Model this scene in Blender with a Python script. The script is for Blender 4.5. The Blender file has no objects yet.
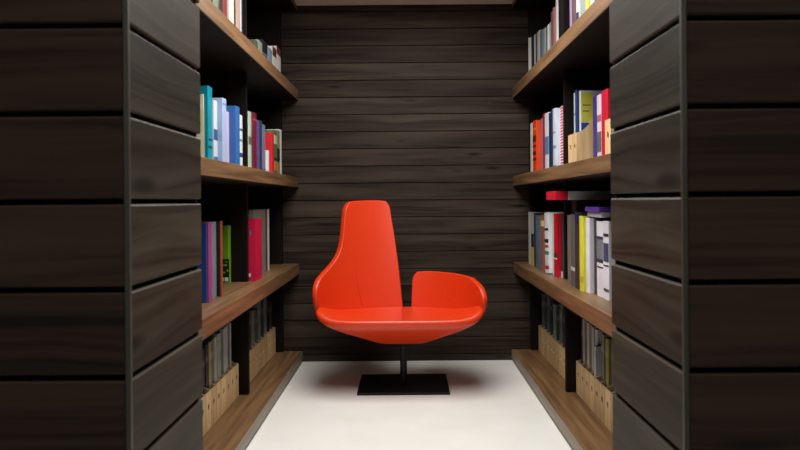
import bpy, bmesh, math, random
from mathutils import Vector, Matrix

C = bpy.context.scene.collection
sc = bpy.context.scene
random.seed(7)

# ------------------------------------------------------------------ camera
F = 680.0; VX = 406.0; VY = 201.0; EYE = 1.02; ROLL = 0.008
cd = bpy.data.cameras.new('camera'); cam = bpy.data.objects.new('camera', cd); C.objects.link(cam)
cd.sensor_width = 36.0; cd.lens = 36.0 * F / 800.0
cd.shift_x = -(VX - 400) / 800.0; cd.shift_y = -(225 - VY) / 800.0
cam.matrix_world = Matrix.Translation((0, 0, EYE)) @ Matrix.Rotation(math.pi / 2, 4, 'X') @ Matrix.Rotation(-ROLL, 4, 'Z')
cd.clip_start = 0.02
cd.dof.use_dof = True; cd.dof.focus_distance = 3.5; cd.dof.aperture_fstop = 8.0
sc.camera = cam

# ------------------------------------------------------------------ world and lights
w = bpy.data.worlds.new('world'); sc.world = w; w.use_nodes = True
w.node_tree.nodes['Background'].inputs[0].default_value = (0.80, 0.88, 1.0, 1)
w.node_tree.nodes['Background'].inputs[1].default_value = 0.05
def area(name, loc, sx, sy, power, col, rot=(0, 0, 0), spread=math.pi):
    l = bpy.data.lights.new(name, 'AREA'); l.shape = 'RECTANGLE'; l.size = sx; l.size_y = sy
    l.energy = power; l.color = col; l.spread = spread
    o = bpy.data.objects.new(name, l); C.objects.link(o); o.location = loc; o.rotation_euler = rot
    return o
area('aisle_ceiling_lamp', (0, 2.6, 2.255), 0.95, 1.7, 61, (1.0, 0.985, 0.95))
area('front_room_ceiling_lamp', (0, 0.35, 2.255), 1.2, 0.9, 6.5, (0.92, 0.97, 1.0))
sc.view_settings.view_transform = 'Standard'; sc.view_settings.look = 'None'
sc.view_settings.gamma = 1.0; sc.view_settings.use_curve_mapping = False
sc.view_settings.exposure = 0.0

# ------------------------------------------------------------------ materials
def s2l(c):
    return tuple(((v / 255) / 12.92 if v / 255 <= 0.04045 else ((v / 255 + 0.055) / 1.055) ** 2.4) for v in c)
def mat(name, rgb, rough=0.6, metal=0.0, spec=0.5):
    m = bpy.data.materials.new(name); m.use_nodes = True
    b = m.node_tree.nodes['Principled BSDF']
    b.inputs['Base Color'].default_value = (*rgb, 1); b.inputs['Roughness'].default_value = rough
    b.inputs['Metallic'].default_value = metal; b.inputs['Specular IOR Level'].default_value = spec
    return m
def nd(nt, t, **kw):
    n = nt.nodes.new(t)
    for k, v in kw.items(): setattr(n, k, v)
    return n
def math_n(nt, op, a, b=None):
    n = nd(nt, 'ShaderNodeMath', operation=op)
    for i, v in enumerate((a, b)):
        if v is None: continue
        if isinstance(v, (int, float)): n.inputs[i].default_value = v
        else: nt.links.new(v, n.inputs[i])
    return n.outputs[0]
def board_mat(name, axis, z0, pitch, c0, c1, c2, rough=0.5, spec=0.3):
    """stained softwood boards running along `axis` ('X' or 'Y'); grain, knots and tone differ board by board"""
    m = mat(name, c0, rough, 0, spec); nt = m.node_tree; L = nt.links; b = nt.nodes['Principled BSDF']
    g = nd(nt, 'ShaderNodeNewGeometry'); sp = nd(nt, 'ShaderNodeSeparateXYZ'); L.new(g.outputs['Position'], sp.inputs[0])
    a = sp.outputs['X' if axis == 'X' else 'Y']; z = sp.outputs['Z']
    idx = math_n(nt, 'FLOOR', math_n(nt, 'DIVIDE', math_n(nt, 'SUBTRACT', z, z0), pitch))
    wn = nd(nt, 'ShaderNodeTexWhiteNoise', noise_dimensions='1D'); L.new(idx, wn.inputs['W'])
    sh = math_n(nt, 'MULTIPLY', wn.outputs['Value'], 37.0)
    aa = math_n(nt, 'ADD', a, sh)
    cm = nd(nt, 'ShaderNodeCombineXYZ'); L.new(aa, cm.inputs[0]); L.new(z, cm.inputs[1]); L.new(sh, cm.inputs[2])
    # knots
    mp = nd(nt, 'ShaderNodeMapping'); mp.inputs['Scale'].default_value = (2.2, 9.0, 1.0); L.new(cm.outputs[0], mp.inputs[0])
    vo = nd(nt, 'ShaderNodeTexVoronoi'); vo.inputs['Scale'].default_value = 1.0; L.new(mp.outputs[0], vo.inputs['Vector'])
    knot = nd(nt, 'ShaderNodeMapRange'); knot.inputs[1].default_value = 0.05; knot.inputs[2].default_value = 0.13
    knot.inputs[3].default_value = 1; knot.inputs[4].default_value = 0; L.new(vo.outputs['Distance'], knot.inputs[0])
    bend = nd(nt, 'ShaderNodeMapRange'); bend.inputs[1].default_value = 0.0; bend.inputs[2].default_value = 0.5
    bend.inputs[3].default_value = 0.022; bend.inputs[4].default_value = 0.0; L.new(vo.outputs['Distance'], bend.inputs[0])
    zz = math_n(nt, 'ADD', z, bend.outputs[0])
    c2v = nd(nt, 'ShaderNodeCombineXYZ'); L.new(aa, c2v.inputs[0]); L.new(zz, c2v.inputs[1]); L.new(sh, c2v.inputs[2])
    mg = nd(nt, 'ShaderNodeMapping'); mg.inputs['Scale'].default_value = (1.3, 70.0, 1.0); L.new(c2v.outputs[0], mg.inputs[0])
    gr = nd(nt, 'ShaderNodeTexNoise'); gr.inputs['Scale'].default_value = 1.0; gr.inputs['Detail'].default_value = 7
    gr.inputs['Roughness'].default_value = 0.6; L.new(mg.outputs[0], gr.inputs['Vector'])
    mb = nd(nt, 'ShaderNodeMapping'); mb.inputs['Scale'].default_value = (1.3, 16.0, 1.0); L.new(c2v.outputs[0], mb.inputs[0])
    bl = nd(nt, 'ShaderNodeTexNoise'); bl.inputs['Scale'].default_value = 1.0; bl.inputs['Detail'].default_value = 4; L.new(mb.outputs[0], bl.inputs['Vector'])
    r1 = nd(nt, 'ShaderNodeValToRGB'); L.new(gr.outputs['Fac'], r1.inputs[0])
    r1.color_ramp.elements[0].position = 0.33; r1.color_ramp.elements[0].color = (*c1, 1)
    r1.color_ramp.elements[1].position = 0.66; r1.color_ramp.elements[1].color = (*c0, 1)
    mx = nd(nt, 'ShaderNodeMix', data_type='RGBA'); L.new(r1.outputs[0], mx.inputs[6]); mx.inputs[7].default_value = (*c2, 1)
    f = nd(nt, 'ShaderNodeMapRange'); f.inputs[1].default_value = 0.42; f.inputs[2].default_value = 0.68; f.inputs[4].default_value = 0.75
    L.new(bl.outputs['Fac'], f.inputs[0]); L.new(f.outputs[0], mx.inputs[0])
    hv = nd(nt, 'ShaderNodeHueSaturation'); L.new(mx.outputs[2], hv.inputs['Color'])
    vr = nd(nt, 'ShaderNodeMapRange'); vr.inputs[3].default_value = 0.75; vr.inputs[4].default_value = 1.25
    wn2 = nd(nt, 'ShaderNodeTexWhiteNoise', noise_dimensions='1D'); L.new(math_n(nt, 'ADD', idx, 71.3), wn2.inputs['W'])
    L.new(wn2.outputs['Value'], vr.inputs[0]); L.new(vr.outputs[0], hv.inputs['Value'])
    mk = nd(nt, 'ShaderNodeMix', data_type='RGBA'); L.new(hv.outputs[0], mk.inputs[6]); mk.inputs[7].default_value = (*[v * 0.35 for v in c1], 1)
    L.new(math_n(nt, 'MULTIPLY', knot.outputs[0], 0.75), mk.inputs[0])
    L.new(mk.outputs[2], b.inputs['Base Color'])
    rr = nd(nt, 'ShaderNodeMapRange'); rr.inputs[3].default_value = rough - 0.1; rr.inputs[4].default_value = rough + 0.15
    L.new(gr.outputs['Fac'], rr.inputs[0]); L.new(rr.outputs[0], b.inputs['Roughness'])
    bp = nd(nt, 'ShaderNodeBump'); bp.inputs['Strength'].default_value = 0.25; bp.inputs['Distance'].default_value = 0.002
    L.new(gr.outputs['Fac'], bp.inputs['Height']); L.new(bp.outputs[0], b.inputs['Normal'])
    return m
def grain_mat(name, ca, cb, rough=0.45, scale=(60, 1.5, 60), lo=0.35, hi=0.68, bump=0.1):
    m = mat(name, ca, rough); nt = m.node_tree; L = nt.links; b = nt.nodes['Principled BSDF']
    g = nd(nt, 'ShaderNodeNewGeometry'); mp = nd(nt, 'ShaderNodeMapping'); mp.inputs['Scale'].default_value = scale
    L.new(g.outputs['Position'], mp.inputs[0])
    n = nd(nt, 'ShaderNodeTexNoise'); n.inputs['Scale'].default_value = 1; n.inputs['Detail'].default_value = 6; L.new(mp.outputs[0], n.inputs['Vector'])
    r = nd(nt, 'ShaderNodeValToRGB'); r.color_ramp.elements[0].position = lo; r.color_ramp.elements[0].color = (*ca, 1)
    r.color_ramp.elements[1].position = hi; r.color_ramp.elements[1].color = (*cb, 1); L.new(n.outputs['Fac'], r.inputs[0])
    L.new(r.outputs[0], b.inputs['Base Color'])
    bp = nd(nt, 'ShaderNodeBump'); bp.inputs['Strength'].default_value = bump; bp.inputs['Distance'].default_value = 0.001
    L.new(n.outputs['Fac'], bp.inputs['Height']); L.new(bp.outputs[0], b.inputs['Normal'])
    return m
PITCH = 0.1094; ZB0 = 1.683 - 15 * PITCH
PP = 0.1089; ZP0 = 1.0238 - 9 * PP
BC = (s2l((58, 46, 39)), s2l((26, 20, 17)), s2l((74, 64, 54)))
M_back = board_mat('dark stained boards back', 'X', ZB0, PITCH, *BC, 0.55, 0.12)
M_pierx = board_mat('dark stained boards pier front', 'X', ZP0, PP, s2l((88, 66, 52)), s2l((48, 36, 28)), s2l((100, 74, 58)))
M_piery = board_mat('dark stained boards pier side', 'Y', ZP0, PP, s2l((88, 76, 62)), s2l((50, 41, 33)), s2l((112, 102, 86)), 0.5, 0.15)
M_bead = grain_mat('corner bead wood', s2l((92, 86, 74)), s2l((120, 112, 98)), 0.45, (40, 40, 3))
M_groove = mat('groove shadow felt', s2l((30, 25, 22)), 0.9)
M_oak = grain_mat('oak shelf board', s2l((92, 65, 42)), s2l((128, 96, 64)), 0.42, (45, 2.0, 45))
M_band = grain_mat('greyish oak front strip', s2l((112, 98, 82)), s2l((140, 125, 106)), 0.45, (45, 2.0, 45))
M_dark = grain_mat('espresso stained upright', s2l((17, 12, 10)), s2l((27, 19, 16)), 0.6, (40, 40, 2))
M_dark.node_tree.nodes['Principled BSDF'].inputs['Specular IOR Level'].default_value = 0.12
M_bay = grain_mat('espresso stained back panel', s2l((15, 11, 10)), s2l((21, 16, 14)), 0.7, (30, 1.5, 30))
M_bay.node_tree.nodes['Principled BSDF'].inputs['Specular IOR Level'].default_value = 0.1
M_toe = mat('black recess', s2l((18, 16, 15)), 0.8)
M_floor = grain_mat('white painted floor', s2l((236, 235, 228)), s2l((242, 241, 236)), 0.4, (4, 4, 4), bump=0.02)
M_ceil = grain_mat('plaster ceiling', s2l((205, 195, 182)), s2l((212, 203, 191)), 0.8, (6, 6, 6))
M_plain = grain_mat('plain dark wall', s2l((60, 52, 46)), s2l((66, 57, 50)), 0.8, (6, 6, 6))
M_leather = mat('orange red leather', s2l((216, 57, 14)), 0.4)
M_leather.node_tree.nodes['Principled BSDF'].inputs['Coat Weight'].default_value = 0.15
M_leather.node_tree.nodes['Principled BSDF'].inputs['Coat Roughness'].default_value = 0.28
nt = M_leather.node_tree; L = nt.links
tc = nd(nt, 'ShaderNodeTexCoord'); vz = nd(nt, 'ShaderNodeTexVoronoi'); vz.inputs['Scale'].default_value = 260
L.new(tc.outputs['Object'], vz.inputs['Vector']); bp = nd(nt, 'ShaderNodeBump'); bp.inputs['Strength'].default_value = 0.12; bp.inputs['Distance'].default_value = 0.0006
L.new(vz.outputs['Distance'], bp.inputs['Height']); L.new(bp.outputs[0], nt.nodes['Principled BSDF'].inputs['Normal'])
M_stitch = mat('red stitching', s2l((196, 42, 15)), 0.6)
M_steel = mat('black powder coated steel', s2l((9, 10, 10)), 0.45, 0, 0.3)
M_file = grain_mat('birch plywood', s2l((208, 172, 122)), s2l((232, 200, 150)), 0.55, (50, 50, 4))
nt = M_file.node_tree; L = nt.links; oi = nd(nt, 'ShaderNodeObjectInfo'); hv = nd(nt, 'ShaderNodeHueSaturation'); mr = nd(nt, 'ShaderNodeMapRange')
mr.inputs[3].default_value = 0.66; mr.inputs[4].default_value = 1.04; L.new(oi.outputs['Random'], mr.inputs[0]); L.new(mr.outputs[0], hv.inputs['Value'])
src = nt.nodes['Principled BSDF'].inputs['Base Color'].links[0].from_socket; L.new(src, hv.inputs['Color']); L.new(hv.outputs[0], nt.nodes['Principled BSDF'].inputs['Base Color'])
M_pages = grain_mat('page edges', s2l((206, 200, 186)), s2l((228, 223, 212)), 0.8, (3, 400, 3))
_mc = {}
def cmat(rgb, rough=0.45):
    k = (rgb, rough)
    if k not in _mc:
        _mc[k] = grain_mat('printed paper %02x%02x%02x' % rgb, s2l(tuple(int(v * 0.93) for v in rgb)), s2l(rgb), rough, (30, 30, 14), bump=0.02)
    return _mc[k]

# ------------------------------------------------------------------ mesh helpers
def box(bm, x0, x1, y0, y1, z0, z1, bev=0.0):
    r = bmesh.ops.create_cube(bm, size=1.0); vs = r['verts']
    for v in vs:
        v.co = Vector(((x0 + x1) / 2 + v.co.x * abs(x1 - x0), (y0 + y1) / 2 + v.co.y * abs(y1 - y0), (z0 + z1) / 2 + v.co.z * abs(z1 - z0)))
    if bev > 0:
        es = list({e for v in vs for e in v.link_edges})
        bmesh.ops.bevel(bm, geom=es, offset=bev, segments=2, affect='EDGES', profile=0.5)
def obj(name, bm, m, parent=None, smooth=False):
    me = bpy.data.meshes.new(name); bm.normal_update(); bm.to_mesh(me); bm.free()
    o = bpy.data.objects.new(name, me); C.objects.link(o)
    if m is not None: me.materials.append(m)
    if smooth:
        for p in me.polygons: p.use_smooth = True
    if parent is not None: o.parent = parent
    return o
def thing(name, label, cat, loc=(0, 0, 0), group=None):
    o = bpy.data.objects.new(name, None); C.objects.link(o); o.location = loc; o.empty_display_size = 0.05
    tag(o, label, cat, group); return o
def tag(o, label, cat, group=None):
    o['label'] = label; o['category'] = cat
    if group: o['group'] = group
    return o
def struct(name, bm, m, smooth=False):
    o = obj(name, bm, m, None, smooth); o['kind'] = 'structure'; return o
def recenter(o, origin):
    """move mesh origin without moving the shape"""
    o.data.transform(Matrix.Translation(-Vector(origin))); o.location = Vector(origin)

# ------------------------------------------------------------------ structure
YB = 4.335; XS = 0.683; XD = 0.785; XBAY = 1.08; PW = 0.342; PY0 = 0.838; PY1 = 1.135; ZC = 2.272
bm = bmesh.new(); box(bm, -2.2, 2.2, -0.6, YB + 0.15, -0.06, 0.0); struct('floor', bm, M_floor)
bm = bmesh.new(); box(bm, -2.2, 2.2, -0.6, YB + 0.15, ZC, ZC + 0.06); struct('ceiling', bm, M_ceil)
def board(bm, axis, a0, a1, face, sgn, z0, z1, back, gap=0.0042, ch=0.0022, depth=0.016):
    """one cladding board: long axis a0..a1, outer face at coordinate `face`, chamfered long edges; profile extruded"""
    za, zb = z0 + gap / 2, z1 - gap / 2
    prof = [(back, za), (face - sgn * ch, za), (face, za + ch), (face, zb - ch), (face - sgn * ch, zb), (back, zb)]
    def P(a, d, z): return (a, d, z) if axis == 'X' else (d, a, z)
    v0 = [bm.verts.new(P(a0, d, z)) for d, z in prof]; v1 = [bm.verts.new(P(a1, d, z)) for d, z in prof]
    n = len(prof)
    for i in range(n): bm.faces.new((v0[i], v0[(i + 1) % n], v1[(i + 1) % n], v1[i]))
    bm.faces.new(v0); bm.faces.new(v1[::-1])
def fixn(bm): bmesh.ops.recalc_face_normals(bm, faces=bm.faces[:])
# back wall: horizontal boards
bm = bmesh.new(); k = 0; z = ZB0 - PITCH
while z < ZC:
    board(bm, 'X', -1.12, 1.12, YB, -1, max(z, 0.0), min(z + PITCH, ZC), YB + 0.02, gap=0.0035, ch=0.002); z += PITCH
box(bm, -1.2, 1.2, YB + 0.012, YB + 0.1, 0, ZC); fixn(bm)
struct('wall_back', bm, M_back)
# doorway piers
for s, nm in ((-1, 'left'), (1, 'right')):
    bm = bmesh.new(); z = ZP0 - PP + (0.0016 * s)
    b2 = bmesh.new()
    while z < ZC:
        za, zb = max(z, 0.0), min(z + PP, ZC)
        if zb - za > 0.02:
            board(bm, 'Y', PY0 + 0.006, PY1, s * PW, -s, za, zb, s * (PW + 0.03), gap=0.0074, ch=0.0022)
            board(b2, 'X', s * (PW + 0.006), s * 2.1, PY0, -1, za, zb, PY0 + 0.03, gap=0.0074, ch=0.0022)
        z += PP
    fixn(bm); fixn(b2)
    o = struct('wall_' + nm + '_reveal', bm, M_piery)
    o2 = struct('wall_' + nm + '_front', b2, M_pierx)
    bm = bmesh.new(); box(bm, s * (PW + 0.024), s * 2.1, PY0 + 0.024, PY1 - 0.001, 0, ZC); box(bm, s * (PW + 0.006), s * (PW + 0.024), PY1 - 0.012, PY1 - 0.001, 0, ZC); fixn(bm)
    struct('wall_' + nm + '_core', bm, M_dark)
    bm = bmesh.new(); box(bm, s * (PW - 0.0015), s * (PW + 0.005), PY0 - 0.0015, PY0 + 0.005, 0, ZC, 0.0008); fixn(bm)
    struct('trim_1' if s < 0 else 'trim_2', bm, M_bead)
    bm = bmesh.new(); box(bm, s * (XBAY + 0.025), s * (XBAY + 0.1), PY1, YB + 0.1, 0, ZC); fixn(bm)
    struct('wall_' + nm, bm, M_plain)

# ------------------------------------------------------------------ bookcases
ZSH = {'plinth': (0.012, 0.070), 'low': (0.556, 0.627), 'mid': (1.108, 1.174), 'top': (1.664, 1.733)}
ZTOP = {k: v[1] for k, v in ZSH.items()}
for s, nm in ((-1, 'left'), (1, 'right')):
    t = thing('bookcase', 'built-in bookcase on the %s side of the aisle, brown oak shelves, black uprights' % nm, 'bookcase',
              (s * 0.88, 2.74, 0), 'two built-in bookcases facing each other')
    inv = Vector((s * 0.88, 2.74, 0))
    def part(name, bm, m):
        fixn(bm); o = obj(name, bm, m, t); o.data.transform(Matrix.Translation(-inv)); return o
    for key in ('low', 'mid', 'top'):
        z0, z1 = ZSH[key]; bm = bmesh.new(); box(bm, s * XS, s * XBAY, PY1 + 0.004, YB - 0.004, z0 + 0.004, z1, 0.0015); sh = part('shelf', bm, M_oak)
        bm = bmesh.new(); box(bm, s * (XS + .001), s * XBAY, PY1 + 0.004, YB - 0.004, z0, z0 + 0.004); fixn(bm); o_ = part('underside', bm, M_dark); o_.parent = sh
    bm = bmesh.new(); box(bm, s * XS, s * XBAY, PY1 + 0.004, YB - 0.004, 2.238, ZC - 0.002, 0.0015); sh = part('shelf', bm, M_oak)
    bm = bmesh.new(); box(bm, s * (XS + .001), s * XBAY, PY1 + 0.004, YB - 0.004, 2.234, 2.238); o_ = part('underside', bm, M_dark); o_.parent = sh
    bm = bmesh.new(); box(bm, s * 0.667, s * XBAY, PY1 + 0.004, YB - 0.004, 0.013, 0.070, 0.002); sh = part('plinth_board', bm, M_oak)
    bm = bmesh.new(); box(bm, s * 0.665, s * 0.667, PY1 + 0.004, YB - 0.004, 0.013, 0.068); o_ = part('front_strip', bm, M_band); o_.parent = sh  # thin front strip, paler and greyer than the plinth board behind it
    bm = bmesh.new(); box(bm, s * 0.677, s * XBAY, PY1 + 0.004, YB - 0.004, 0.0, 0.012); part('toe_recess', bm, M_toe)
    spans = [(0.071, 0.555), (0.628, 1.107), (1.175, 1.663), (1.734, 2.233)]
    for (a, b) in spans:
        for yy in (1.42, 2.387, 3.353, 4.298):
            bm = bmesh.new(); box(bm, s * XD, s * (XBAY - 0.002), yy, yy + 0.032, a, b, 0.001); part('upright', bm, M_dark)
    bm = bmesh.new(); box(bm, s * (XBAY + 0.001), s * (XBAY + 0.018), PY1 + 0.004, YB - 0.004, 0, ZC - 0.002); part('back_panel', bm, M_bay)

# ------------------------------------------------------------------ lounge chair
CH = thing('lounge_chair', 'orange-red leather swivel lounge chair with tall off-centre back and one low right arm', 'chair', (-0.021, 3.752, 0))
CO = Vector((-0.021, 3.752, 0))
def cpart(name, bm, m, smooth=True):
    o = obj(name, bm, m, CH, smooth); o.data.transform(Matrix.Translation(-CO)); return o
XC = -0.037; HW = 0.460
def depthY(X, Z):
    u = min(abs(X - XC) / HW, 0.9995)
    q = (1 - u ** 2.05) ** (1 / 2.05)
    return 3.50 + 0.40 * q + 0.20 * max(Z - 0.40, 0) * max(0.0, 1 - u * u)
def lift(px, py):
    """front-view outline coordinate -> point on the curved shell (real depth)"""
    dx = px - VX; dy = py - VY; tx = dx - dy * ROLL; ty = dy + dx * ROLL
    Y = 3.8
    for _ in range(30):
        X = tx * Y / F; Z = EYE - ty * Y / F; Y = 0.5 * Y + 0.5 * depthY(X, Z)
    return Vector((tx * Y / F, Y, EYE - ty * Y / F))
def resample(pts, ts):
    """smooth (Catmull-Rom) curve by arc length"""
    P = [Vector((*p, 0)) for p in pts]; P = [P[0] * 2 - P[1]] + P + [P[-1] * 2 - P[-2]]
    dense = []
    for i in range(1, len(P) - 2):
        for k in range(16):
            t = k / 16; a, b, c, d = P[i - 1:i + 3]
            dense.append(0.5 * ((2 * b) + (c - a) * t + (2 * a - 5 * b + 4 * c - d) * t * t + (3 * b - a - 3 * c + d) * t ** 3))
    dense.append(P[-2]); cum = [0]
    for i in range(1, len(dense)): cum.append(cum[-1] + (dense[i] - dense[i - 1]).length)
    out = []
    for t in ts:
        d = t * cum[-1]; j = 1
        while j < len(cum) - 1 and cum[j] < d: j += 1
        f = (d - cum[j - 1]) / max(cum[j] - cum[j - 1], 1e-9); out.append(dense[j - 1].lerp(dense[j], min(max(f, 0), 1)))
    return out
def coons(left, right, top, bottom, nu, nv):
    def sp(n):
        ts = [i / n for i in range(n + 1)]; e = 0.3 / n
        return [0, e] + ts[1:-1] + [1 - e, 1]
    U = sp(nu); V = sp(nv)
    Lc = resample(left, V); Rc = resample(right, V); Tc = resample(top, U); Bc = resample(bottom, U)
    G = []
    for j, v in enumerate(V):
        row = []
        for i, u in enumerate(U):
            p = (1 - v) * Bc[i] + v * Tc[i] + (1 - u) * Lc[j] + u * Rc[j] - ((1 - u) * (1 - v) * Bc[0] + u * (1 - v) * Bc[-1] + (1 - u) * v * Tc[0] + u * v * Tc[-1])
            row.append(p)
        G.append(row)
    return U, V, G
def wall_piece(name, left, right, top, bottom, nu, nv, th):
    U, V, G = coons(left, right, top, bottom, nu, nv)
    bm = bmesh.new(); vs = [[bm.verts.new(lift(p.x, p.y)) for p in row] for row in G]
    for j in range(len(V) - 1):
        for i in range(len(U) - 1):
            bm.faces.new((vs[j][i], vs[j][i + 1], vs[j + 1][i + 1], vs[j + 1][i]))
    bm.normal_update()
    if sum(f.normal.y for f in bm.faces) > 0: bmesh.ops.reverse_faces(bm, faces=bm.faces[:])
    o = cpart(name, bm, M_leather)
    so = o.modifiers.new('thick', 'SOLIDIFY'); so.thickness = th; so.offset = -0.3; so.use_even_offset = False
    sb = o.modifiers.new('round', 'SUBSURF'); sb.levels = 2; sb.render_levels = 2
    return o, G, U, V
A_left = [(325, 320), (318, 312), (315, 299), (315.4, 288), (318.5, 279), (325, 271.5), (332.5, 262.5), (338.2, 252.5), (341.3, 239), (343.3, 219), (344.8, 207.5), (349.5, 201.5)]
A_right = [(404.5, 318), (402.6, 303), (399.6, 273), (395.2, 240), (390.8, 214), (389.6, 206), (385, 201)]
A_top = [(349.5, 201.5), (358, 200.6), (374, 200.3), (385, 201)]
A_bot = [(325, 320), (340, 318), (370, 318), (404.5, 318)]
bk, GA, UA, VA = wall_piece('backrest', A_left, A_right, A_top, A_bot, 16, 26, 0.034)
B_left = [(411, 317), (411.3, 303), (412.0, 285), (412.8, 277), (417, 271.8)]
B_right = [(475, 320), (482, 313), (484.6, 303), (483.6, 294), (480, 286), (471, 277.6)]
B_top = [(417, 271.8), (430, 271), (450, 272.6), (460, 274.2), (471, 277.6)]
B_bot = [(411, 317), (430, 318), (455, 319), (475, 320)]
ar, GB, UB, VB = wall_piece('armrest', B_left, B_right, B_top, B_bot, 14, 12, 0.034)
# seat dish with rounded lip and conical underside
YCN = 3.57; AW = 0.440; BB = 0.34; BF = 0.14
prof = [(0.0, .404, 0), (0.35, .404, 0), (0.65, .407, .1), (0.85, .412, .5), (0.93, .415, .9), (0.97, .413, 1), (0.992, .405, 1), (1.0, .394, 1), (0.99, .381, 1),
        (0.955, .368, .9), (0.86, .347, .6), (0.7, .322, .25), (0.52, .294, .1), (0.36, .266, 0), (0.28, .253, 0), (0.25, .249, 0), (0.12, .248, 0), (0, .248, 0)]
NS = 64; bm = bmesh.new(); rings = []
for (k, z, r) in prof:
    if k == 0:
        cx = XC + (0.014 if z < .3 else 0); cy = 3.74 if z < .3 else 3.66
        rings.append(bm.verts.new((cx, cy, z))); continue
    ring = []
    for i in range(NS):
        a = 2 * math.pi * i / NS; c, s_ = math.cos(a), math.sin(a); n = 4.0 if s_ < 0 else 2.15
        ex = AW * math.copysign(abs(c) ** (2 / n), c); ey = (BB if s_ > 0 else BF) * math.copysign(abs(s_) ** (2 / n), s_)
        w_ = 1 - k if z < .36 else 0
        x = XC + 0.014 * w_ + ex * k; y = YCN * k + (3.74 if z < .36 else 3.66) * (1 - k) + ey * k
        u = abs(ex) / AW
        ring.append(bm.verts.new((x, y, z + 0.050 * r * u ** 9)))
    rings.append(ring)
for a, b in zip(rings[:-1], rings[1:]):
    for i in range(NS):
        j = (i + 1) % NS
        if not isinstance(a, list): bm.faces.new((a, b[i], b[j]))
        elif not isinstance(b, list): bm.faces.new((a[i], a[j], b))
        else: bm.faces.new((a[i], a[j], b[j], b[i]))
fixn(bm); st = cpart('seat', bm, M_leather); sb = st.modifiers.new('round', 'SUBSURF'); sb.levels = 1; sb.render_levels = 2
# stitched seams
def tube(bm, pts, r, n=6):
    prev = None
    for i, p in enumerate(pts):
        d = (pts[min(i + 1, len(pts) - 1)] - pts[max(i - 1, 0)]).normalized()
        a = d.cross(Vector((0, 1, 0.3))).normalized(); b = d.cross(a)
        ring = [bm.verts.new(p + r * (math.cos(2 * math.pi * k / n) * a + math.sin(2 * math.pi * k / n) * b)) for k in range(n)]
        if prev:
            for k in range(n): bm.faces.new((prev[k], prev[(k + 1) % n], ring[(k + 1) % n], ring[k]))
        prev = ring
    fixn(bm)
def seam(pxs, n=40, r=0.0022):
    pts = [lift(p.x, p.y) + Vector((0, -0.0135, 0)) for p in resample(pxs, [i / n for i in range(n + 1)])]
    bm = bmesh.new(); tube(bm, pts, r); return bm
cpart('seam', seam([(351.5, 214), (352.6, 235), (355.5, 270), (359.4, 293), (363, 306)]), M_stitch)
cpart('seam', seam([(446.5, 283), (448, 294), (451, 305)], 20), M_stitch)
pts = []
for i in range(13):
    yy = 3.44 + i * 0.36 / 12; pts.append(Vector((XC + 0.017, yy, .4165 - 0.001 + (-.006 if i == 0 else 0) - 0.009 * min(1, max(0, (yy - 3.5) / .2)))))
bm = bmesh.new(); tube(bm, pts, 0.0013); cpart('seam', bm, M_stitch)
# swivel base
def lathe(bm, prof, cx, cy, n=32):
    rs = [[bm.verts.new((cx + r * math.cos(2 * math.pi * k / n), cy + r * math.sin(2 * math.pi * k / n), z)) for k in range(n)] for r, z in prof]
    for a, b in zip(rs[:-1], rs[1:]):
        for k in range(n): bm.faces.new((a[k], a[(k + 1) % n], b[(k + 1) % n], b[k]))
    bm.faces.new(rs[0][::-1]); bm.faces.new(rs[-1]); fixn(bm)
bm = bmesh.new(); lathe(bm, [(0.03, .0135), (0.03, .017), (0.019, .019), (0.019, .225), (0.024, .228), (0.024, .24)], -0.021, 3.752); p_ = cpart('post', bm, M_steel, False)
bm = bmesh.new(); lathe(bm, [(0.05, .236), (0.075, .243), (0.08, .252)], -0.021, 3.752); cpart('swivel_plate', bm, M_steel, False)
bm = bmesh.new(); box(bm, -0.021 - .2445, -0.021 + .2445, 3.57, 3.955, 0.0, 0.0145, 0.002); cpart('base_plate', bm, M_steel, False)

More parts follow.
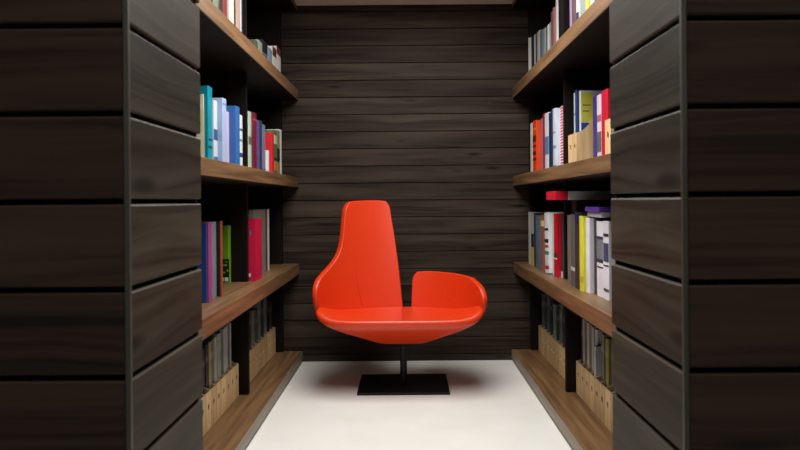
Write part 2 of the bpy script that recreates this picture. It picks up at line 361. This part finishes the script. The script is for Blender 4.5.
# ------------------------------------------------------------------ books, magazines, files
def truepx(x, y):
    dx = x - VX; dy = y - VY; return dx - dy * ROLL, dy + dx * ROLL
def make_book(name, s, y0, y1, xs, z0, h, depth, cov, bands=(), picture=None, lean=0.0, parent_props=None, pages=True, tilt_origin=None):
    """upright book: spine faces the aisle at |x|=xs, boards either side, page block inside"""
    bt = min(0.003, (y1 - y0) * 0.18); org = Vector((s * xs, (y0 + y1) / 2, z0)); W = (y1 - y0) / 2
    bm = bmesh.new()
    d = depth
    def B(bm, xa, xb, ya, yb, za, zb, bev=0): box(bm, s * xa if s > 0 else -xb, s * xb if s > 0 else -xa, ya, yb, za, zb, bev)
    # cover: rounded spine (profile) + two boards as one mesh
    n = 6; ins = min(0.004, W * 0.5)
    prof = [(d, -W), (ins, -W)]
    for k in range(1, n): a = math.pi * k / n; prof.append((ins * (1 - math.sin(a)), -W * math.cos(a)))
    prof += [(ins, W), (d, W), (d, W - bt), (ins + bt, W - bt), (ins + bt, -W + bt), (d, -W + bt)]
    v0 = [bm.verts.new((s * px, py, 0)) for px, py in prof]; v1 = [bm.verts.new((s * px, py, h)) for px, py in prof]
    m_ = len(prof)
    for i in range(m_): bm.faces.new((v0[i], v0[(i + 1) % m_], v1[(i + 1) % m_], v1[i]))
    f0 = bm.faces.new(v0); f1 = bm.faces.new(v1[::-1]); bmesh.ops.triangulate(bm, faces=[f0, f1]); fixn(bm)
    o = obj(name, bm, cmat(cov)); o.location = org
    o.rotation_euler = (lean, 0, 0)
    if pages:
        bm = bmesh.new(); B(bm, ins + bt, d - 0.003, -W + bt, W - bt, 0.003, h - 0.004); fixn(bm); obj('pages', bm, M_pages, o)
    for (f0_, f1_, col) in bands:
        bm = bmesh.new(); e = 0.0005
        pr = [(ins + 0.001, -W - e)]
        for k in range(1, n): a = math.pi * k / n; pr.append((ins * (1 - math.sin(a)) - e, -(W + e) * math.cos(a)))
        pr += [(ins + 0.001, W + e)]
        a0 = [bm.verts.new((s * px, py, h * f0_)) for px, py in pr]; a1 = [bm.verts.new((s * px, py, h * f1_)) for px, py in pr]
        for i in range(len(pr) - 1): bm.faces.new((a0[i], a0[i + 1], a1[i + 1], a1[i]))
        bm.faces.new(a0); bm.faces.new(a1[::-1]); bm.faces.new((a0[0], a1[0], a1[-1], a0[-1])); fixn(bm)
        ob = obj('spine_print', bm, cmat(col), o)
    if picture:
        for pi, (xa, xb, fa, fb, col) in enumerate(picture):
            bm = bmesh.new(); B(bm, xa, xb, -W - 0.0006 - 0.0002 * pi, -W + 0.0004, h * fa, h * fb); fixn(bm); obj('cover_print', bm, cmat(col), o)
    return o

def title(col=(235, 232, 225)): return ((.30, .36, col), (.40, .43, col), (.62, .64, col))
def row(s, shelf, ystart, yend, items, where, group, xt=0.785, depth=0.2):
    """items near->far: (far_px, top_py, label_colour_words, rgb, options)"""
    z0 = ZTOP[shelf] + 0.0006; yp = ystart; ob = None
    for it in items:
        bpx, tpy, words, rgb = it[:4]; op = it[4] if len(it) > 4 else {}
        mid = (VY - (z0 - EYE) * 200 + tpy) / 2
        tx, _ = truepx(bpx, mid); off = abs(tx)
        yn = yp + 0.0012
        if 'cover' in op:      # px of cover seen before the spine begins
            a = truepx(bpx_prev - s * op['cover'], mid)[0]; X = abs(a) * yn / F
        else:
            X = op.get('x', min(xt + random.uniform(-0.006, 0.006), (yn + 0.075) * off / F))
            if ob is not None: X = max(X, ob * yn / F)
        yf = F * X / off
        if 'th' in op: yf = min(yf, yend); yn = yf - op['th']
        if yf < yn + 0.006: yf = yn + 0.006; X = yf * off / F
        yf = min(yf, yend); yfull = yf
        _, ty = truepx(bpx, tpy); h = EYE - ty * ((max(yn, (ob or 0) and F * 0 + X * F / ob) + yf) / 2) / F - z0
        kind = op.get('kind', 'book')
        th = yf - yn
        lab = words + ', ' + where
        if kind == 'file':
            o = make_file(s, yn, yf, X, z0, 0.158)
            tag(o, lab, 'magazine file', op.get('group', 'plywood magazine files'))
        else:
            if op.get('lean'): yf -= h * abs(op['lean']) * 1.25 + .006; yf = max(yf, yn + .012)
            o = make_book(kind, s, yn, yf, X, z0 + (yf - yn) / 2 * abs(op.get('lean', 0)), h, op.get('depth', depth), rgb, op.get('bands', ()), op.get('pic'), op.get('lean', 0.0))
            tag(o, lab, 'book' if kind == 'book' else kind.replace('_', ' '), group)
        yp = yfull if op.get('lean') else yf; ob = off; bpx_prev = bpx
    return yp

def make_file(s, y0, y1, xs, z0, hf, depth=0.25, hb=0.30, m=None):
    """plywood magazine file: low front with an oval finger hole, sides sweeping up to a tall back"""
    org = Vector((s * xs, (y0 + y1) / 2, z0)); W = (y1 - y0) / 2 - 0.0018; t = 0.004
    bm = bmesh.new()
    def X(v): return s * v
    # front with hole (aisle-facing plane x=0..t)
    hz = 0.095; ry, rz = min(0.012, W * .4), 0.015; N = 16
    def rect(a):  # point on the rectangle in direction a
        c, q = math.cos(a), math.sin(a)
        k = min((W / abs(c)) if abs(c) > 1e-6 else 9, ((hf - hz) / q if q > 1e-6 else (hz / -q if q < -1e-6 else 9)))
        return (c * k, hz + q * k)
    angs = sorted([2 * math.pi * i / N + 0.01 for i in range(N)] + [math.atan2(hf - hz, W), math.pi - math.atan2(hf - hz, W), 2 * math.pi - math.atan2(hz, W), math.pi + math.atan2(hz, W)])
    ro, ri = [], []
    for x in (0, t):
        ro.append([bm.verts.new((X(x), *rect(a))) for a in angs]); ri.append([bm.verts.new((X(x), ry * math.cos(a), hz + rz * math.sin(a))) for a in angs])
    n = len(angs)
    for i in range(n):
        j = (i + 1) % n
        bm.faces.new((ro[0][i], ro[0][j], ri[0][j], ri[0][i])); bm.faces.new((ro[1][i], ri[1][i], ri[1][j], ro[1][j]))
        bm.faces.new((ri[0][i], ri[0][j], ri[1][j], ri[1][i])); bm.faces.new((ro[0][i], ro[1][i], ro[1][j], ro[0][j]))
    # sides
    top = [(t, hf)] + [(t + (0.16 - t) * k / 8, hf + (hb - hf) * (0.5 - 0.5 * math.cos(math.pi * k / 8))) for k in range(1, 9)] + [(depth, hb)]
    pf = [(t, 0), (depth, 0)] + top[::-1]
    for sy in (-1, 1):
        ya, yb = sy * W, sy * (W - t)
        a0 = [bm.verts.new((X(x), ya, z)) for x, z in pf]; a1 = [bm.verts.new((X(x), yb, z)) for x, z in pf]
        for i in range(len(pf)): bm.faces.new((a0[i], a0[(i + 1) % len(pf)], a1[(i + 1) % len(pf)], a1[i]))
        bm.faces.new(a0); bm.faces.new(a1[::-1])
    xa, xb = (depth - t, depth) if s > 0 else (-depth, -depth + t)
    box(bm, xa, xb, -W + t, W - t, 0, hb)
    xa, xb = (t, depth - t) if s > 0 else (-depth + t, -t)
    box(bm, xa, xb, -W + t, W - t, 0, t)
    fixn(bm); o = obj('magazine_file', bm, M_file); o.location = org
    return o

NL = 'left near bay, '; FL = 'left rear bay, '
NR = 'right near bay, '; FR = 'right rear bay, '
Y1, Y2, Y3 = 3.350, 3.388, 4.296
W_ = (222, 222, 222)
# left, upper middle shelf
SH = 'second shelf down'
row(-1, 'mid', 2.665, Y1, [
    (204.3, 94, 'narrow cream book beside the door jamb', (226, 222, 190), {'bands': ((.1, .8, (205, 200, 160)),)}),
    (213.2, 87, 'tallest book, bright teal hardback', (0, 132, 150), {'cover': 4.5, 'bands': ((.2, .23, (10, 60, 80)), (.3, .32, (10, 60, 80)))}),
    (218.3, 101, 'pale grey book with a dark blue picture', (196, 205, 218), {'cover': 1.5, 'bands': ((.38, .55, (45, 80, 130)), (.0, .12, (60, 95, 150)))}),
    (227.2, 98.8, 'broad pale blue volume', (160, 180, 214), {'cover': 5.0, 'bands': ((.9, .93, (120, 140, 180)),)}),
    (230, 112, 'slim lilac book', (196, 170, 205)),
    (240.5, 106.8, 'wide medium-blue volume', (48, 100, 165), {'cover': 6.5}),
    (243.2, 115.4, 'thin white book with dark spots, against the upright', (215, 222, 222), {'bands': ((.2, .28, (40, 70, 110)), (.5, .54, (90, 130, 150)), (.7, .74, (80, 80, 90)))}),
], NL + SH, 'books on the second shelf down, left near bay')
row(-1, 'mid', Y2, Y3, [
    (252, 111.7, 'slim pale green book with a grey band', (180, 205, 185), {'bands': ((.45, .58, (110, 100, 90)),)}),
    (257.2, 112.8, 'dark maroon hardback', (110, 28, 52), {'cover': 2.0, 'bands': ((.86, .9, (190, 60, 60)),)}),
    (260, 120.5, 'purple book', (105, 75, 140)),
    (262.8, 121, 'dark teal book', (30, 70, 88)),
    (266, 125, 'greyish lilac book', (120, 128, 160), {'bands': ((.0, .1, (60, 80, 130)),)}),
    (269.4, 150.5, 'short white booklet', (228, 228, 232), {'cover': 2.2}),
    (274.5, 132.8, 'red book', (205, 28, 38), {'cover': 3.4}),
    (277.6, 131, 'green and orange picture-spined book', (70, 110, 70), {'bands': ((.1, .3, (190, 120, 60)), (.34, .38, (20, 20, 20)), (.7, .9, (170, 200, 160)))}),
    (280.3, 130.5, 'black and tan patterned book', (150, 120, 80), {'bands': ((.3, .6, (25, 30, 25)),)}),
    (282.2, 130, 'white book nearest the back wall', (222, 226, 216)),
], FL + SH, 'books on the second shelf down, left rear bay')
# left, lower middle shelf
SH = 'third shelf down'
row(-1, 'low', 2.66, Y1, [
    (207, 223.7, 'royal blue folder beside the door jamb', (42, 75, 150), {'x': 0.775}),
    (212.5, 222.6, 'magenta-purple book', (150, 62, 125), {'cover': 2.2}),
    (217.2, 221.8, 'grey-blue book', (120, 128, 140), {'x': .79}),
    (223, 221, 'black book with an orange edge', (28, 22, 22), {'cover': 4.2, 'bands': ((0, 1, (150, 70, 35)),)}),
    (232.2, 225.5, 'lime green book with black lower half', (112, 165, 38), {'x': .862, 'th': .045, 'pic': ((.0, .06, .02, .42, (22, 26, 20)), (.004, .022, .03, .10, (225, 225, 225)), (.026, .036, .03, .10, (200, 200, 200)), (.004, .012, .2, .24, (112, 165, 38)), (.02, .03, .17, .2, (112, 165, 38)), (.01, .03, .3, .33, (112, 165, 38)), (.008, .02, .36, .38, (112, 165, 38)))}),
], NL + SH, 'books on the third shelf down, left near bay')
row(-1, 'low', Y2, Y3 - .25, [
    (262.7, 218.7, 'crimson pink ring binder with cover facing out', (196, 14, 62),
     {'x': .748, 'depth': .24, 'kind': 'ring_binder', 'pic': ((.022, .034, .74, .82, (120, 90, 130)), (.028, .040, .07, .12, (225, 220, 225)))}),
    (266.3, 209.3, 'tall grey book', (128, 130, 122), {'x': .79}),
    (268, 209, 'thin brown book', (96, 62, 54)),
    (269.8, 209, 'tall thin white book', (214, 214, 212)),
], FL + SH, 'books on the third shelf down, left rear bay')
# left, top shelf
SH = 'top shelf'
row(-1, 'top', 2.78, Y1, [
    (219, -62, 'grey-green book', (110, 120, 100)), (223.7, -60, 'dark brown book', (50, 36, 34)), (228, -54, 'maroon book', (120, 42, 42)),
    (234.4, -50, 'cream book', (222, 214, 192), {'cover': 2}), (236.3, -44, 'dark grey book', (70, 68, 66)), (240.6, -42, 'dusty pink book', (176, 146, 132)),
    (242, -40, 'pale blue-grey book', (196, 204, 214)), (243.8, -38, 'thin black book', (20, 22, 34)),
], NL + SH, 'books on the top shelf, left near bay')
row(-1, 'top', 3.40, Y3, [
    (258.5, 41, 'brown-grey book', (80, 78, 66)), (263, 41.8, 'sage grey book', (130, 138, 122)), (268.2, 42.2, 'black book', (22, 24, 30), {'bands': ((.5, .55, (120, 120, 120)),)}),
    (273, 49, 'steel blue book', (120, 140, 160)), (277, 48.2, 'maroon and white book', (215, 214, 205), {'bands': ((.7, 1, (100, 46, 46)),)}),
    (281.3, 48.4, 'white book with a maroon top, nearest the back wall', (225, 224, 215), {'bands': ((.78, 1, (108, 50, 48)),)}),
], FL + SH, 'books on the top shelf, left rear bay')

def mx(x): return x
# right, upper middle shelf
SH = 'second shelf down'
NR2 = NR + SH; GR = 'books on the second shelf down, right near bay'
yq = row(1, 'mid', 2.615, Y1 - .16, [
    (605, 123, 'plywood magazine file half hidden by the door jamb', None, {'kind': 'file', 'x': .79}),
    (600.6, 91, 'crimson red hardback', (190, 16, 44), {'x': .80}),
    (596.4, 95, 'pale pink and grey book', (206, 186, 200), {'bands': ((.15, .45, (90, 90, 96)), (.6, .7, (150, 90, 120)))}),
    (592, 96, 'deep violet-blue hardback', (58, 48, 118), {'x': .84}),
], NR2, GR)
# right, far bay upper middle
row(1, 'mid', Y2, Y3, [
    (564.3, 105.4, 'thin white book against the upright', (232, 226, 228)),
    (559.8, 106, 'book with red and white striped spine', (236, 220, 224), {'bands': tuple((i / 22, i / 22 + .024, (200, 20, 60)) for i in range(22))}),
    (552.4, 108.8, 'wide pale blue and white book', (204, 218, 234), {'cover': 4.4, 'bands': ((.0, .08, (120, 130, 150)), (.35, .4, (110, 150, 190)), (.6, .62, (110, 150, 190)))}),
    (551, 109.5, 'thin dark grey book', (58, 60, 66)),
    (548.3, 113, 'navy blue book', (24, 44, 84)),
    (544.3, 113.3, 'white book with a sky blue stripe', (226, 234, 240), {'bands': ((.3, .6, (80, 140, 190)),)}),
    (542.3, 114, 'narrow dark red book', (178, 24, 44)),
    (540.4, 118.6, 'mauve grey book', (150, 118, 134)),
    (532.3, 121, 'broad orange volume with dark lettering', (226, 66, 16), {'cover': 4.8, 'bands': ((.25, .30, (80, 30, 20)), (.35, .42, (80, 30, 20)), (.5, .54, (80, 30, 20)), (.6, .72, (80, 30, 20)), (.82, .86, (210, 150, 40)))}),
    (529.8, 123.3, 'slim off-white book nearest the back wall', (222, 222, 206)),
], FR + SH, 'books on the second shelf down, right rear bay')
# right, lower middle
SH = 'third shelf down'
GR3 = 'books on the third shelf down, right near bay'
row(1, 'low', 2.63, Y1 + .0, [
    (602.6, 221, 'white box file with dark bands, beside the door jamb', (232, 232, 240), {'kind': 'box_file', 'x': .78, 'bands': ((.10, .14, (80, 80, 100)), (.42, .44, (30, 34, 50)), (.48, .72, (60, 74, 110)), (.8, .84, (30, 34, 50)))}),
    (595.8, 221.3, 'white box file with a narrow dark window', (234, 234, 240), {'kind': 'box_file', 'bands': ((.38, .40, (30, 34, 50)), (.45, .8, (40, 46, 70)), (.50, .76, (205, 210, 225)))}),
    (593.4, 220, 'thin charcoal book', (54, 54, 58)),
    (585.3, 217.8, 'plain white volume', (236, 234, 242), {'cover': 4.6}),
    (578.8, 216, 'yellow-green volume', (222, 220, 66), {'cover': 2.8, 'bands': ((.12, .2, (200, 190, 60)),)}),
    (574.2, 212, 'dark book with a navy top', (54, 50, 50), {'bands': ((.86, 1, (24, 34, 80)),)}),
    (570, 214.5, 'grey-brown book with a pale mark', (92, 88, 84), {'bands': ((.22, .27, (190, 190, 190)),)}),
    (566.8, 215, 'stone grey book', (116, 110, 104)),
], NR + SH, GR3, xt=.775)
row(1, 'low', Y2, Y3, [
    (562.6, 214.5, 'dark grey book', (82, 78, 78), {'x': .758}),
    (560.4, 214, 'thin maroon and white book', (92, 26, 44), {'bands': ((0, .1, (210, 205, 205)),)}),
    (553.4, 213.8, 'broad scarlet volume with a dark band', (190, 16, 40), {'cover': 4.2, 'bands': ((.28, .30, (220, 215, 210)), (.305, .38, (34, 50, 44)))}),
    (551.8, 214.2, 'narrow cream book', (214, 206, 196)),
    (543.6, 213, 'white magazine with coloured photographs', (222, 226, 230), {'cover': 3.4, 'kind': 'magazine', 'lean': -0.05, 'bands': ((.06, .12, (190, 40, 90)), (.3, .36, (60, 130, 120)), (.42, .46, (190, 70, 50)), (.5, .56, (30, 34, 40)), (.7, .74, (40, 44, 60)))}),
    (540.4, 215, 'brown and orange book', (150, 92, 72), {'bands': ((.8, .9, (220, 210, 120)),)}),
    (535, 215.5, 'slate blue book', (92, 110, 128)),
    (533.4, 213, 'thin dark book', (44, 44, 46)),
    (530.6, 212.4, 'grey book with a black middle and yellow foot', (170, 174, 170), {'bands': ((.35, .6, (34, 40, 52)), (0, .33, (196, 160, 60)))}),
    (528, 212, 'pale grey book nearest the back wall', (188, 190, 184)),
], FR + SH, 'books on the third shelf down, right rear bay', xt=.77)
for (ya, wd_) in ((3.232, 'nearer'), (3.276, 'farther')):
    o = make_book('binder', 1, ya, ya + .042, .805, ZTOP['low'] + .0006, .3905, .24, (44, 40, 40), ((.7, .8, (90, 88, 86)),))
    tag(o, 'tall black binder under the red and grey box, the %s one, right near bay' % wd_, 'binder', 'black binders, third shelf down at right')
zb_ = ZTOP['low'] + .0006 + .3905 + .0006
bm = bmesh.new(); box(bm, .752, .986, 3.15, 3.335, 0, .041, .002); fixn(bm); o = obj('document_box', bm, cmat((226, 226, 222))); recenter(o, (.85, 3.24, 0)); o.location.z = zb_
tag(o, 'flat grey box with a red end lying on the books, third shelf down, right', 'box')
bm = bmesh.new(); box(bm, .688, .7515, 3.15, 3.335, 0, .041, .002); fixn(bm); o2_ = obj('red_end', bm, cmat((204, 18, 44)), o); o2_.data.transform(Matrix.Translation((-.85, -3.24, 0)))
zb_ = ZTOP['low'] + .0006 + .319
for (nm_, a_, b_, c_, col_) in (('grey and white booklet lying flat on the white box files', .775, .95, .022, (190, 188, 200)), ('purple booklet lying flat, topmost above the white box files', .765, .93, .020, (104, 66, 172))):
    bm = bmesh.new(); box(bm, a_, b_, 2.70, 2.91, 0, c_, .003); fixn(bm); o = obj('booklet', bm, cmat(col_)); recenter(o, (.85, 2.8, 0)); o.location.z = zb_
    bm = bmesh.new(); box(bm, a_ + .006 - .85, b_ + .002 - .85, -.098, .108, .003, c_ - .003); fixn(bm); obj('pages', bm, M_pages, o)
    tag(o, nm_ + ', right near bay', 'booklet', 'booklets lying on the box files'); zb_ += c_ + .0006
# right, top shelf
SH = 'top shelf'
row(1, 'top', 2.60, Y1, [
    (598, -64, 'off-white book', (206, 200, 192)), (593.5, -62, 'black and navy book', (26, 28, 46)), (589.3, -60, 'pale grey book with black foot', (200, 200, 198), {'bands': ((.05, .25, (22, 22, 24)),)}),
    (585.2, -56, 'yellow book', (214, 200, 58), {'cover': 1.6}), (579.6, -50, 'grey-green book', (138, 150, 144)),
    (575.9, -44, 'white book with a navy wedge', (222, 226, 226), {'cover': 1.6, 'bands': ((.12, .3, (30, 40, 66)),)}), (571, -36, 'brown book', (92, 70, 72)), (569, -34, 'mid-lilac book', (150, 126, 166)),
], NR + SH, 'books on the top shelf, right near bay')
row(1, 'top', Y2, Y3, [
    (564.9, -30, 'pale lilac book', (186, 172, 196)), (561.7, -22, 'silver grey book', (166, 176, 172)), (557.8, -12, 'black book', (22, 22, 26)), (555.4, -6, 'narrow white book', (214, 208, 206)),
    (552.4, 8, 'dusty mauve book', (150, 96, 100), {'cover': 1.2}), (550.6, 12, 'plum brown book', (112, 72, 78)), (549, 23, 'grey-green thin book', (140, 152, 146)), (547, 25, 'white book', (222, 224, 220)),
    (545.6, 27, 'slim ash grey book', (96, 98, 100)), (544.1, 28, 'sage book', (160, 172, 162)), (541.7, 30, 'blue-grey book', (128, 146, 164)), (539.6, 30.4, 'steel grey book', (100, 112, 124)),
    (538, 31, 'pale stone book', (196, 198, 192)), (536.4, 32.6, 'light grey thin book', (172, 176, 178)), (535.3, 34.4, 'dark grey thin book', (40, 42, 50)),
    (533.6, 35, 'off-white book', (210, 210, 204)), (530.8, 36.5, 'black-spined book', (16, 22, 36), {'cover': .6}), (528.4, 37.2, 'light grey book', (196, 200, 202)), (527.2, 37.6, 'white book nearest the back wall', (210, 210, 206)),
], FR + SH, 'books on the top shelf, right rear bay')

# ---- magazine files with magazines standing in them
def filed(s, shelf, ya, yb, n, where, contents, xf=0.83, skip=()):
    wd = (yb - ya) / n; z0 = ZTOP[shelf] + 0.0006
    proto = make_file(s, ya, ya + wd, xf, z0, 0.158)
    for i in range(n):
        o = proto if i == 0 else proto.copy()
        if i: C.objects.link(o)
        o.location = Vector((s * xf, ya + wd * (i + .5), z0))
        place = contents[i][0]
        tag(o, 'plywood magazine file, %s, %s' % (place, where), 'magazine file', 'plywood magazine files, ' + where)
        k = len(contents[i][1:]); inner = wd - 0.0135
        yy = o.location.y - wd / 2 + 0.0066
        for (words, rgb, h, x, fr) in contents[i][1:]:
            t_ = inner * fr
            m_ = make_book('magazine', s, yy, yy + t_ - 0.001, xf + x, z0 + 0.0045, h, .185, rgb, ((.78, .86, tuple(min(255, int(v * .6 + 70)) for v in rgb)),))
            tag(m_, words + ' in a file, ' + where, 'magazine', 'magazines in files, ' + where)
            yy += t_
ORD = ['first', 'second', 'third', 'fourth', 'fifth', 'sixth', 'seventh', 'eighth', 'ninth', 'tenth', 'eleventh', 'twelfth']
w1 = 'bottom shelf, left near bay'
filed(-1, 'plinth', 2.64, 3.346, 9, w1, [
    ('the one cut by the door jamb', ('pale grey magazine', (176, 180, 172), .30, .03, .5)),
    ('second from the door jamb', ('white magazine beside the pale grey one', (190, 196, 190), .315, .02, .6)),
    ('third from the door jamb', ('dark grey journal', (50, 48, 52), .33, .02, .9)),
    ('fourth from the door jamb', ('dark brown journal', (44, 34, 40), .34, .02, .45), ('khaki journal', (150, 138, 100), .345, .015, .5)),
    ('fifth from the door jamb', ('olive journal', (110, 104, 80), .345, .02, .5), ('pale cream magazine', (170, 168, 150), .35, .015, .5)),
    ('sixth from the door jamb', ('light grey magazine', (150, 152, 148), .355, .015, .9)),
    ('seventh from the door jamb', ('charcoal journal', (40, 40, 46), .345, .03, .4), ('silver magazine', (160, 162, 156), .36, .015, .5)),
    ('eighth from the door jamb', ('dull white magazine', (172, 172, 162), .36, .02, .5)),
    ('against the upright', ('thin pale magazine', (156, 158, 154), .362, .02, .3), ('black journal', (24, 24, 26), .34, .03, .5)),
])
w2 = 'bottom shelf, left rear bay'
cols = [('black and white journal', (60, 60, 56), .30), ('yellow-spined magazine', (176, 160, 40), .30), ('pale stone magazine', (140, 138, 126), .33), ('dark slate journal', (50, 56, 60), .36),
        ('light khaki magazine', (130, 126, 110), .35), ('dull green journal', (70, 86, 70), .34), ('grey magazine', (120, 122, 120), .38), ('graphite journal', (56, 56, 60), .37),
        ('soft grey-blue magazine', (120, 130, 134), .39), ('near-black journal', (32, 32, 36), .35), ('brown journal', (70, 56, 48), .33)]
filed(-1, 'plinth', Y2 + .002, 4.294, 11, w2, [(('beside the upright' if i == 0 else ORD[i] + ' from the upright'), (c[0], c[1], c[2] if i != 1 else .27, .015, .8)) for i, c in enumerate(cols)])
w3 = 'bottom shelf, right near bay'
filed(1, 'plinth', 2.62, 3.346, 9, w3, [
    ('the one cut by the door jamb', ('grey magazine with dark lettering', (120, 112, 104), .33, .02, .8)),
    ('second from the door jamb', ('taupe magazine', (130, 118, 110), .345, .02, .8)),
    ('third from the door jamb', ('brown-grey journal', (100, 92, 76), .35, .02, .8)),
    ('fourth from the door jamb', ('olive yellow journal', (140, 128, 56), .355, .015, .5), ('dark olive journal', (90, 84, 56), .35, .02, .4)),
    ('fifth from the door jamb', ('greyish green journal', (110, 108, 84), .36, .02, .5), ('navy blue journal', (26, 44, 90), .385, .035, .45)),
    ('sixth from the door jamb', ('light grey magazine', (176, 178, 176), .29, .0065, .3), ('white-spined magazine', (170, 168, 164), .36, .02, .5)),
    ('seventh from the door jamb', ('pale grey magazine', (168, 164, 156), .36, .02, .5), ('dark umber journal', (54, 44, 40), .34, .03, .4)),
    ('eighth from the door jamb', ('cream magazine', (178, 170, 158), .365, .02, .45), ('charcoal journal', (44, 42, 44), .35, .03, .4)),
    ('against the upright', ('stone magazine', (156, 150, 140), .368, .02, .4), ('dark grey journal', (60, 58, 58), .36, .02, .4)),
])
w4 = 'bottom shelf, right rear bay'
cols = [('pale pinkish-grey magazine', (150, 142, 132), .345), ('putty-coloured magazine', (146, 140, 128), .345), ('black journal', (30, 28, 32), .36), ('dark plum journal', (60, 44, 66), .36),
        ('grey-green magazine', (98, 110, 104), .37), ('dark bottle green journal', (46, 60, 54), .34), ('silvery green magazine', (130, 142, 132), .345), ('charcoal journal', (44, 48, 52), .38),
        ('blue-grey magazine', (84, 96, 106), .40), ('slate grey journal', (64, 70, 76), .37), ('dim grey magazine', (96, 98, 102), .36)]
filed(1, 'plinth', Y2 + .002, 4.294, 11, w4, [(('beside the upright' if i == 0 else ORD[i] + ' from the upright'), (c[0], c[1], c[2], .015, .8)) for i, c in enumerate(cols)])
# the two files on the right upper middle shelf, their magazines, and the one at the door jamb
z0 = ZTOP['mid'] + .0006
for (ya, words) in ((3.262, 'plywood magazine file against the upright'), (3.178, 'plywood magazine file with its broad side showing')):
    f = make_file(1, ya, ya + .083, .80, z0, 0.160); tag(f, words + ', ' + NR2, 'magazine file', 'plywood magazine files, second shelf down at right')
for (ya, th, h, xo, words, rgb, pic) in (
    (3.300, .030, .345, .825, 'grey magazine with a red picture spine', (150, 166, 156), ((.45, .62, (170, 50, 50)), (.7, .8, (90, 110, 110)))),
    (3.270, .026, .355, .815, 'pale blue-green magazine', (186, 206, 206), ((.7, .72, (90, 120, 120)),)),
    (3.222, .030, .362, .81, 'navy magazine in the magazine file', (34, 46, 96), ()),
    (3.188, .026, .352, .82, 'magazine with yellow and blue cover facing out', (190, 196, 200), ())):
    pc = ((.004, .06, .58, .97, (196, 190, 70)), (.004, .06, .3, .57, (30, 60, 140)), (.012, .05, .80, .815, (90, 110, 80)), (.012, .04, .72, .735, (90, 110, 80))) if 'yellow' in words else None
    m_ = make_book('magazine', 1, ya, ya + th, xo, z0 + .0045, h, .205, rgb, pic, pc)
    tag(m_, words + ', ' + NR2, 'magazine', 'magazines on the second shelf down, right near bay')
m_ = make_book('magazine', 1, 2.63, 2.65, .82, z0 + .0045, .31, .205, (28, 78, 84), ((.6, .7, (150, 170, 170)),))
tag(m_, 'dark teal magazine in the file at the door jamb, ' + NR2, 'magazine', 'magazines on the second shelf down, right near bay')
